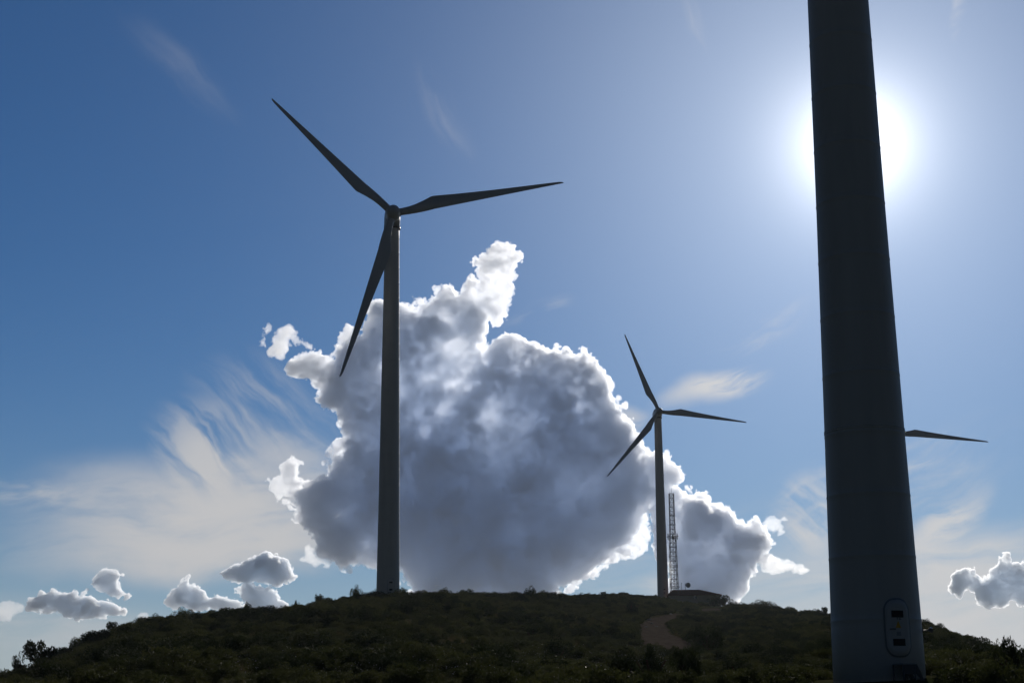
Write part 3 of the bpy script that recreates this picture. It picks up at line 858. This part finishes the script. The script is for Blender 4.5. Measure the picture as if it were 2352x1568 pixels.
# lattice mast
RUSTY = paint('rusty_steel', (.075, .05, .04), .8, .4)
mx, my, _ = at_dist(1549, 1362, 534)
mz = gz(mx, my) - .3
zt = at_dist(1542, 1133, 534)[2]; Hm = zt - mz
print('mast', Hm)
ms = empty('lattice_mast', (mx, my, mz), 'tall thin steel lattice radio mast behind the low roofed building', 'radio mast', rz=-math.atan2(mx, my) + R_(12))
def wid(z):
    f = z / Hm
    return float(np.interp(f, [0, .52, .60, .66, 1], [2.55, 2.05, 1.95, 1.62, 1.45]))
legs, brace, hor = [], [], []
step = 1.5; n = int(Hm / step)
zs = [Hm * i / n for i in range(n + 1)]
def cor(z):
    w = wid(z) / 2
    return [Vector((w, w, z)), Vector((-w, w, z)), Vector((-w, -w, z)), Vector((w, -w, z))]
for i in range(n):
    A, B2 = cor(zs[i]), cor(zs[i + 1])
    for k in range(4):
        legs.append((A[k], B2[k])); hor.append((B2[k], B2[(k + 1) % 4]))
        l = (k + 1) % 4
        brace.append((A[k], B2[l]) if (i + k) % 2 else (A[l], B2[k]))
for k in range(4):
    PO('leg', bars([s for j, s in enumerate(legs) if j % 4 == k], .10, 6), RUSTY, ms)
PO('bracing', bars(brace + hor, .07, 4), RUSTY, ms)
lad = [((-.2, 0, 0), (-.2, 0, Hm)), ((.2, 0, 0), (.2, 0, Hm)), ((.36, .3, 0), (.36, .3, Hm * .8))] + [((-.2, 0, z), (.2, 0, z)) for z in np.arange(.5, Hm, .6)]
PO('ladder', bars(lad, .045, 4), RUSTY, ms)
for f, rw in ((.14, 1.1), (.32, 1.15), (.505, 1.15), (.60, 1.75), (.71, 1.3), (.80, 1.1)):
    z = Hm * f; w = wid(z) / 2 * rw
    cs = [Vector((w, w, z)), Vector((-w, w, z)), Vector((-w, -w, z)), Vector((w, -w, z))]
    PO('platform_ring', bars([(cs[k], cs[(k + 1) % 4]) for k in range(4)], .07, 4), RUSTY, ms)
for k, (f, rr) in enumerate([(.60, 1.8)] * 6 + [(.565, 1.1), (.67, 1.1), (.72, 1.1)]):
    z = Hm * f; aa = R_(60 * k + 15); rd = rr
    c = Vector((rd * math.cos(aa), rd * math.sin(aa), z))
    PO('panel_antenna', boxes([(tuple(c), (.22, .22, 2.0 if k < 6 else .8), None)]), GALV, ms, False, .03)
PO('cable_bundle', boxes([((.1, .2, Hm * .59), (.8, .6, 1.0), None)]), RUSTY, ms, False)
PO('top_rod', bars([((.1, 0, Hm - .5), (.1, 0, Hm + 1.9)), ((-.6, -.6, Hm), (-.6, -.6, Hm + .7))], .035, 6), RUSTY, ms)

# small white hut on the crest
hx, hy, _ = at_dist(1386, 1366, 455)
hz0 = gz(hx, hy) - .2
hut = empty('utility_hut', (hx, hy, hz0), 'tiny pale flat-roofed hut on the crest left of the bluish turbine', 'hut', rz=-math.atan2(hx, hy) + R_(20))
tz = at_dist(1386, 1359.5, 455)[2] - hz0
PO('wall', boxes([((0, 0, tz / 2 - .3), (1.25, 1.1, tz + .6), None)]), CONC, hut, False)
PO('roof_slab', boxes([((-.1, 0, tz + .06), (1.6, 1.4, .12), Matrix.Rotation(R_(-8), 3, 'Y'))]), CONC, hut, False)
# ------------------------------------------------------------------ shrubs
def leaf_mat(name, c0, c1, rough=.8, tr=.25):
    m, nt, out = new_mat(name)
    p = nt.nodes.new('ShaderNodeBsdfPrincipled'); p.inputs['Roughness'].default_value = rough
    p.inputs['Specular IOR Level'].default_value = .12
    oi = nt.nodes.new('ShaderNodeObjectInfo'); tx = nt.nodes.new('ShaderNodeTexCoord')
    n1 = nt.nodes.new('ShaderNodeTexNoise'); n1.inputs['Scale'].default_value = 2.2; n1.inputs['Detail'].default_value = 3
    ad = nt.nodes.new('ShaderNodeMath'); ad.operation = 'MULTIPLY_ADD'; ad.inputs[1].default_value = .6
    sb = nt.nodes.new('ShaderNodeMath'); sb.operation = 'MULTIPLY'; sb.inputs[1].default_value = .8
    mx = nt.nodes.new('ShaderNodeMix'); mx.data_type = 'RGBA'
    mx.inputs[6].default_value = (*c0, 1); mx.inputs[7].default_value = (*c1, 1)
    nt.links.new(tx.outputs['Object'], n1.inputs[0]); nt.links.new(n1.outputs[0], sb.inputs[0])
    nt.links.new(oi.outputs['Random'], ad.inputs[0]); nt.links.new(sb.outputs[0], ad.inputs[2])
    nt.links.new(ad.outputs[0], mx.inputs[0]); nt.links.new(mx.outputs[2], p.inputs['Base Color'])
    t = nt.nodes.new('ShaderNodeBsdfTranslucent'); nt.links.new(mx.outputs[2], t.inputs[0])
    ms = nt.nodes.new('ShaderNodeMixShader'); ms.inputs[0].default_value = tr
    nt.links.new(p.outputs[0], ms.inputs[1]); nt.links.new(t.outputs[0], ms.inputs[2]); nt.links.new(ms.outputs[0], out.inputs[0])
    return m
LEAF = leaf_mat('scrub_leaves', (.024, .036, .011), (.078, .084, .026))
LEAF_D = leaf_mat('juniper_leaves', (.018, .029, .011), (.042, .055, .017), .8, .15)
GRASS_M = leaf_mat('dry_grass', (.055, .055, .022), (.105, .085, .035), .7, .35)
TWIG = stone_mat('twig_bark', (.05, .035, .022), (.08, .055, .035), 8.0)

def leaf_cloud(centres, radii, n, size, r, up=.25, asp=.5):
    """n small pointed leaves spread through soft balls; returns verts and quads"""
    k = r.choice(len(centres), n, p=radii ** 2.2 / (radii ** 2.2).sum())
    d = r.standard_normal((n, 3)); d /= np.linalg.norm(d, axis=1)[:, None]
    rad = radii[k] * (0.55 + .5 * r.random(n) ** .6)
    pos = centres[k] + d * rad[:, None]
    ax = d * .8 + r.standard_normal((n, 3)) * .7; ax[:, 2] += up; ax /= np.linalg.norm(ax, axis=1)[:, None]
    sd = np.cross(ax, r.standard_normal((n, 3))); sd /= np.linalg.norm(sd, axis=1)[:, None]
    s = (size * (.6 + .8 * r.random(n)))[:, None]
    a = pos - ax * s; b = pos + sd * s * asp; c = pos + ax * s; e = pos - sd * s * asp
    keep = c[:, 2] > -.1
    v = np.stack([a, b, c, e], 1)[keep].reshape(-1, 3)
    return v, np.arange(len(v)).reshape(-1, 4)

def shrub_mesh(kind, seed, n=1100):
    r = np.random.default_rng(seed)
    if kind == 'dome':
        m_ = 13; a = r.random(m_) * 6.28; q = r.random(m_) ** .5 * .68
        cz = .22 + .42 * (1 - q) * r.random(m_) + .12
        c = np.stack([q * np.cos(a), q * np.sin(a), cz], 1); rad = .24 + .17 * r.random(m_)
    elif kind == 'tall':
        m_ = 16; z = np.linspace(.12, .96, m_); a = r.random(m_) * 6.28; q = .30 * (1 - z) ** .6 * r.random(m_) + .03
        c = np.stack([q * np.cos(a), q * np.sin(a), z], 1); rad = .22 * (1.08 - z) + .06 + .05 * r.random(m_)
    elif kind == 'ragged':
        m_ = 18; a = r.random(m_) * 6.28; q = r.random(m_) ** .6 * .62
        c = np.stack([q * np.cos(a), q * np.sin(a), .15 + .75 * r.random(m_) * (1 - .5 * q)], 1); rad = .13 + .14 * r.random(m_)
    elif kind == 'low':
        m_ = 14; a = r.random(m_) * 6.28; q = r.random(m_) ** .5 * .85
        c = np.stack([q * np.cos(a), q * np.sin(a), .10 + .12 * r.random(m_)], 1); rad = .14 + .13 * r.random(m_)
    return leaf_cloud(c, rad, n, .042 if kind != 'tall' else .036, r)
def spray(seed, n, h, spread, w):
    r = np.random.default_rng(seed); v = []; q = []
    for i in range(n):
        x, y = r.normal(0, spread, 2); dx, dy = r.normal(0, .28 * h, 2); hh = h * (.5 + .6 * r.random()); t = r.random() * 6.28
        sx, sy = w * math.cos(t), w * math.sin(t); b = len(v)
        v += [(x - sx, y - sy, -.05), (x + sx, y + sy, -.05), (x + dx * .4 + sx * .7, y + dy * .4 + sy * .7, hh * .6), (x + dx * .4 - sx * .7, y + dy * .4 - sy * .7, hh * .6), (x + dx, y + dy, hh)]
        q += [(b, b + 1, b + 2, b + 3), (b + 3, b + 2, b + 4, b + 4)]
    return np.array(v), [tuple(dict.fromkeys(f)) for f in q]

def me_only(name, v, q, mat):
    o = mesh_obj(name, v, quads=q, mat=mat) if isinstance(q, np.ndarray) else mesh_obj(name, v, faces=q, mat=mat)
    me = o.data; bpy.data.objects.remove(o); return me
KINDS = {}
for kd, mt in (('dome', LEAF), ('ragged', LEAF), ('low', LEAF), ('tall', LEAF_D)):
    KINDS[kd] = [me_only(kd + '_shrub', *shrub_mesh(kd, 50 + 7 * j + len(kd), 2600), mt) for j in range(3)]
KINDS['domeD'] = [me_only('dark_shrub', *shrub_mesh('dome', 90 + j, 2600), LEAF_D) for j in range(2)]
KINDS['raggedD'] = [me_only('dark_shrub', *shrub_mesh('ragged', 190 + j, 2800), LEAF_D) for j in range(2)]
KINDS['grass'] = [me_only('grass_tuft', *spray(300 + j, 60, .55, .22, .012), GRASS_M) for j in range(2)]

def scatter(name, meshes, pts, scl, rot, label=None):
    """one object that instances a few meshes on points"""
    lib = bpy.data.collections.new(name + '_kinds')
    for me in meshes:
        o = bpy.data.objects.new(me.name, me); lib.objects.link(o)
    me = bpy.data.meshes.new(name); me.vertices.add(len(pts)); me.vertices.foreach_set('co', np.asarray(pts, np.float32).ravel())
    a = me.attributes.new('scl', 'FLOAT_VECTOR', 'POINT'); a.data.foreach_set('vector', np.asarray(scl, np.float32).ravel())
    a = me.attributes.new('rot', 'FLOAT_VECTOR', 'POINT'); a.data.foreach_set('vector', np.asarray(rot, np.float32).ravel())
    o = bpy.data.objects.new(name, me); COL.objects.link(o)
    g = bpy.data.node_groups.new(name, 'GeometryNodeTree')
    g.interface.new_socket('Geometry', in_out='INPUT', socket_type='NodeSocketGeometry')
    g.interface.new_socket('Geometry', in_out='OUTPUT', socket_type='NodeSocketGeometry')
    N = g.nodes.new; gi = N('NodeGroupInput'); go = N('NodeGroupOutput')
    ip = N('GeometryNodeInstanceOnPoints'); ci = N('GeometryNodeCollectionInfo')
    ci.inputs['Collection'].default_value = lib; ci.inputs['Separate Children'].default_value = True; ci.inputs['Reset Children'].default_value = True
    ip.inputs['Pick Instance'].default_value = True
    def attr(nm):
        n = N('GeometryNodeInputNamedAttribute'); n.data_type = 'FLOAT_VECTOR'; n.inputs['Name'].default_value = nm; return n.outputs['Attribute']
    g.links.new(gi.outputs[0], ip.inputs['Points']); g.links.new(ci.outputs[0], ip.inputs['Instance'])
    g.links.new(attr('scl'), ip.inputs['Scale'])
    e2 = N('FunctionNodeEulerToRotation'); g.links.new(attr('rot'), e2.inputs[0]); g.links.new(e2.outputs[0], ip.inputs['Rotation'])
    g.links.new(ip.outputs[0], go.inputs[0])
    md = o.modifiers.new('scatter', 'NODES'); md.node_group = g
    tag(o, label, kind='stuff')
    return o

def to_px(x, y, z):
    P = np.stack([x, y, z], 1) - CN
    w = P @ FN
    return 1176 + FPX * (P @ RN) / w, 784 - FPX * (P @ UN) / w
def open_ground(x, y, z, margin=2.3):
    ok = np.hypot(x - T2POS[0], y - T2POS[1]) > margin + .6
    ok &= ~((np.abs(x - (T2POS[0] + .6)) < 3.6) & (y < T2POS[1]) & (y > T2POS[1] - 8 - 3 * n2(x, y, 3)))
    px, py = to_px(x, y, z)
    for poly in TRACK_POLYS: ok &= sdf_poly(np.stack([px, py], 1).astype(np.float32), poly) < -4.0
    ok &= ~((np.abs(x - bx) < 11) & (y > by - 2.5) & (y < by + 12))
    ok &= np.hypot(x - mx, y - my) > 2.5
    ok &= ~((px > 1890) & (px < 2195) & (y < T2POS[1] + .5))
    ok &= np.hypot(x, y) > 9
    return ok
def sample(n, r0, r1, amax=.40):
    a = rng.uniform(-amax, amax, n); r = np.sqrt(rng.uniform(r0 ** 2, r1 ** 2, n))
    return r * np.sin(a), r * np.cos(a)
def cover(name, kinds, n, r0, r1, smin, smax, patch_s=None, thr=-1, zs=(.7, 1.1), pw=1.6, label=None, amax=.40, low_by_house=False):
    x, y = sample(n, r0, r1, amax)
    if patch_s: 
        k = n2(x, y, patch_s) + .5 * n2(x + 50, y, patch_s * .4) > thr; x, y = x[k], y[k]
    z = ground(x, y); k = open_ground(x, y, z); x, y, z = x[k], y[k], z[k]
    if low_by_house:
        hx_, _ = to_px(x, y, z); k = ~((hx_ > 1500) & (hx_ < 1662) & (y > 400)); x, y, z = x[k], y[k], z[k]
    m_ = len(x); s = smin + (smax - smin) * rng.random(m_) ** pw
    scl = np.stack([s, s, s * rng.uniform(*zs, m_)], 1)
    rot = np.stack([rng.normal(0, .08, m_), rng.normal(0, .08, m_), rng.uniform(0, 6.28, m_)], 1)
    ms = [m2 for kd in kinds for m2 in KINDS[kd]]
    print(name, m_)
    return scatter(name, ms, np.stack([x, y, z - .05 * s], 1), scl, rot, label)
cover('low_scrub', ['low', 'dome', 'ragged'], 52000, 43, 640, .35, 1.25, zs=(.7, 1.1), label='low green scrub covering the whole hillside')
cover('tall_scrub', ['dome', 'domeD', 'raggedD', 'domeD'], 22000, 72, 600, .8, 1.9, 16, .1, (.75, 1.15), label='taller dark bushes merging into thickets on the hillside', low_by_house=True)
cover('grass', ['grass'], 9000, 43, 330, .6, 1.3, 18, .0, label='dry grass growing between the shrubs')

# ---- shrubs one can tell apart: (x, top y, width, base y or None for the crest, kind, label)
PLANTS = [
 (95,1470,92,1525,'raggedD','tall ragged evergreen shrub at the far left end of the skyline'),
 (45,1500,34,1532,'ragged','smaller leafy shrub on the skyline just left of the tall ragged evergreen'),
 (175,1464,36,1490,'dome','rounded shrub on the skyline between the tall ragged evergreen and a broad mound'),
 (222,1448,66,1480,'domeD','broad dark mound of shrub on the lower left skyline under the flat-bottomed puffy cloud'),
 (300,1428,26,1450,'ragged','small squarish tufted shrub standing up from the left skyline'),
 (357,1414,52,1440,'dome','wide hedge-like shrub on the skyline right of the small squarish tufted one'),
 (485,1399,20,1418,'raggedD','lone pointed bush on the skyline below the heaped cloud with a curl'),
 (566,1384,22,1412,'raggedD','wispy upright bush on the skyline below the pale cloud that touches the hill'),
 (679,1376,13,1396,'tall','slim little bush on the skyline left of the nearer hill turbine'),
 (733,1361,22,1384,'ragged','rough round bush on the skyline halfway up to the nearer hill turbine'),
 (817,1348,26,1372,'dome','spiky shrub on the skyline directly left of the nearer hill turbine foot'),
 (873,1349,30,1374,'dome','dense shrub hiding the left foot of the nearer hill turbine'),
 (921,1346,32,1372,'ragged','dense shrub hiding the right foot of the nearer hill turbine'),
 (1022,1351,28,1370,'dome','low dome bush on the crest right of the nearer hill turbine'),
 (1219,1350,31,1370,'domeD','round dark bush alone on the middle of the crest'),
 (1254,1359,15,1370,'ragged','tiny bush on the crest beside the round dark one'),
 (1663,1366,30,1392,'raggedD','ragged open tree at the right corner of the low roofed building'),
 (1641,1370,30,1392,'domeD','dark bush against the right wall of the low roofed building'),
 (1682,1379,24,1396,'domeD','compact bush on the skyline right of the ragged open tree'),
 (1748,1379,52,1400,'dome','long clump of bush on the skyline under the right end of the big cloud'),
 (1780,1387,22,1402,'domeD','small dark bush at the right end of the long skyline clump'),
 (1848,1398,30,1414,'ragged','flattish bush on the skyline between the long clump and the nearest tower'),
 (1888,1393,30,1418,'raggedD','conical little tree on the skyline just left of the nearest tower'),
 (2127,1426,22,1444,'domeD','dark shrub on the skyline touching the right side of the nearest tower'),
 (2329,1462,46,1580,'raggedD','tall leafy shrub in the foreground at the right edge of the picture'),
 (2300,1474,40,1560,'ragged','lower leafy shrub left of the tall one at the right edge'),
 (1496,1474,64,1575,'tall','tallest dark juniper at the bottom of the stony track'),
 (1436,1500,76,1580,'raggedD','bushy dark juniper left of the tallest one below the track'),
 (1586,1488,96,1580,'raggedD','wide dark juniper right of the tallest one below the track'),
 (1628,1438,74,1500,'domeD','big dark oak shrub on the right bank of the track bend'),
 (1692,1508,74,1560,'domeD','dark mound of shrub in the foreground right of the wide juniper'),
 (1868,1480,48,1525,'domeD','left one of two dark round bushes left of the nearest tower'),
 (1905,1484,34,1524,'domeD','right one of two dark round bushes, touching the nearest tower'),
 (640,1508,84,1560,'domeD','wide dark bush in the lower left foreground with a pointed top'),
 (686,1511,64,1560,'raggedD','dark bush adjoining the right side of the wide pointed-top bush'),
 (817,1526,64,1580,'tall','dark conical bush at the bottom edge below the nearer hill turbine'),
 (889,1504,64,1560,'raggedD','tall dark bush right below the nearer hill turbine'),
 (1001,1461,56,1500,'domeD','rounded dark bush on the mid slope right of the nearer hill turbine'),
 (1098,1459,64,1505,'dome','large olive-green bush on the mid slope under the dark cloud base'),
 (1188,1413,28,1440,'tall','small upright bush high on the middle slope'),
 (1220,1434,42,1466,'domeD','left one of two dark bushes below the small upright bush'),
 (1255,1438,42,1470,'raggedD','right one of two dark bushes below the small upright bush'),
 (1283,1466,64,1515,'domeD','big dark bush in the centre of the slope'),
 (1410,1425,34,1450,'raggedD','dark bush left of the track bend'),
 (1450,1374,32,1410,'tall','faint upright tree just below the crest left of the bluish turbine'),
 (392,1492,96,1535,'domeD','widest dark bush low on the left slope'),
 (300,1470,54,1505,'raggedD','dark bush on the left slope below the small squarish tufted one'),
]
for i, (px, py, w, pb, kd, lab) in enumerate(PLANTS):
    h = hit(px, pb)
    if h is None:
        a_, _ = az_el(px, pb); D_ = float(np.interp(a_, _gx, G_D)); h = (D_ * math.sin(a_), D_ * math.cos(a_), 0)
    x, y = h[0], h[1]; dist = math.hypot(x, y); z = gz(x, y) - .1
    tz = at_dist(px, py, dist)[2]
    H = max(tz - z, .5); s = w * dist / FPX / 2
    rx = s / (.8 if kd != 'tall' else .42); zt_ = {'dome': .85, 'domeD': .85, 'ragged': .9, 'raggedD': .9, 'tall': 1.08, 'low': .4}[kd]
    e_ = empty('juniper' if kd == 'tall' else 'shrub', (x, y, z), lab, 'shrub', 'shrubs standing out on the hill', random.uniform(0, 6.28))
    fo = bpy.data.objects.new('foliage', KINDS[kd][i % len(KINDS[kd])]); COL.objects.link(fo); fo.parent = e_
    fo.scale = (rx, rx, H / zt_)
    sg = [((0, 0, -.1), (0, 0, H * .5))] + [((0, 0, H * .1), (rx * .45 * math.cos(k * 1.57 + i), rx * .45 * math.sin(k * 1.57 + i), H * .6)) for k in range(4)]
    PO('stem', bars(sg, .035 + .01 * H, 5), TWIG, e_)
# leafless shrub on the crest
bxp, byp, _ = at_dist(1331, 1368, 432)
bzp = gz(bxp, byp) - .1
e_ = empty('bare_shrub', (bxp, byp, bzp), 'leafless twiggy shrub on the crest between the round dark bush and the pale hut', 'shrub')
sg = []; rr = random.Random(4)
for k in range(13):
    a = rr.uniform(0, 6.28); l = rr.uniform(1.1, 2.1); sp = rr.uniform(.15, .6)
    p0 = Vector((0, 0, .2)); p1 = Vector((sp * .6 * math.cos(a), sp * .6 * math.sin(a), l * .5)); p2 = Vector((sp * math.cos(a + .3), sp * math.sin(a + .3), l))
    sg += [(p0, p1), (p1, p2), (p1, p1 + Vector((rr.uniform(-.3, .3), .1, l * .35)))]
PO('branches', bars(sg, .028, 4), TWIG, e_)

# pale stones on the track
for i, (px, py, s, lab) in enumerate([(1490,1424,.30,'pale flat stone highest on the stony track'),(1497,1433,.22,'small pale stone near the middle of the stony track'),
        (1508,1440,.20,'pale stone right of the middle of the stony track'),(1484,1441,.22,'pale stone at the left side of the stony track'),(1541,1411,.26,'pale stone at the top bend of the stony track')]):
    h = hit(px, py)
    r_ = np.random.default_rng(i + 5); co, q = lathe([(.05, -.5), (.8, -.3), (1, 0), (.75, .35), (.05, .5)], 9)
    co = np.array(co) * (1 + .25 * r_.random((len(co), 1))) * s * np.array([1.3, 1, .7]) + np.array([h[0], h[1], gz(h[0], h[1]) + .18])
    o = mesh_obj('stone', co, faces=close_ends(co, q, 9), mat=CONC); tag(o, lab, 'stone', 'pale stones on the track')

# dry stalks on the right skyline and small pale flowers in front
r_ = np.random.default_rng(77); v = []; q = []
for i in range(420):
    px = r_.uniform(2232, 2320); a_, _ = az_el(px, 1480); D_ = float(np.interp(a_, _gx, G_D)) * r_.uniform(.93, .99)
    x, y = D_ * math.sin(a_), D_ * math.cos(a_); z = gz(x, y); hh = r_.uniform(.4, 1.15); dx, dy = r_.normal(0, .15, 2); b0 = len(v); w = .014
    v += [(x - w, y, z), (x + w, y, z), (x + dx + w * .5, y + dy, z + hh), (x + dx - w * .5, y + dy, z + hh)]; q.append((b0, b0 + 1, b0 + 2, b0 + 3))
o = mesh_obj('dry_grass_stalks', v, faces=q, mat=GRASS_M); tag(o, 'thin dry grass stalks along the right-hand skyline', kind='stuff')
FLW = paint('white_petals', (.75, .72, .70), .5, 0)
v = []; q = []
for i in range(1500):
    px = r_.normal(1250, 420); py = 1490 + 78 * r_.random() ** .6
    h = hit(float(np.clip(px, 10, 1500)), py)
    if h is None: continue
    c = np.array([h[0] + r_.normal(0, .8), h[1] + r_.normal(0, .8), h[2] + r_.uniform(.35, .8)]); n = r_.standard_normal(3); n /= np.linalg.norm(n)
    u_ = np.cross(n, [0, 0, 1.0]); u_ /= np.linalg.norm(u_); w_ = np.cross(n, u_); s = .022; b0 = len(v)
    v += [tuple(c + s * (u_ * math.cos(k) + w_ * math.sin(k))) for k in (0, 1.05, 2.1, 3.14, 4.2, 5.24)]; q.append(tuple(range(b0, b0 + 6)))
o = mesh_obj('wildflowers', v, faces=q, mat=FLW); tag(o, 'tiny white flowers dotted over the foreground scrub', kind='stuff')
# ------------------------------------------------------------------ thin summer haze
hz = boxes([((0, 0, 5), (6200, 6200, 370), None)])
m, nt, out = new_mat('haze_air')
v = nt.nodes.new('ShaderNodeVolumePrincipled')
v.inputs['Color'].default_value = (.80, .90, 1, 1)
v.inputs['Density'].default_value = 4.5e-5
v.inputs['Anisotropy'].default_value = 0.35
nt.links.new(v.outputs[0], out.inputs['Volume'])
ho = mesh_obj('haze', hz[0], faces=hz[1], mat=m)
ho.location = (0, 0, -40)
tag(ho, 'thin bluish haze in the air over the hill', kind='stuff')
# ------------------------------------------------------------------ render settings
scene.view_settings.view_transform = 'Standard'
scene.view_settings.look = 'None'
scene.view_settings.exposure = 0.0
scene.view_settings.gamma = 1.0
cy = scene.cycles
cy.volume_bounces = 40; cy.max_bounces = 44; cy.diffuse_bounces = 3; cy.glossy_bounces = 3; cy.transmission_bounces = 4
cy.transparent_max_bounces = 128
cy.use_denoising = True
cy.sample_clamp_indirect = 8.0
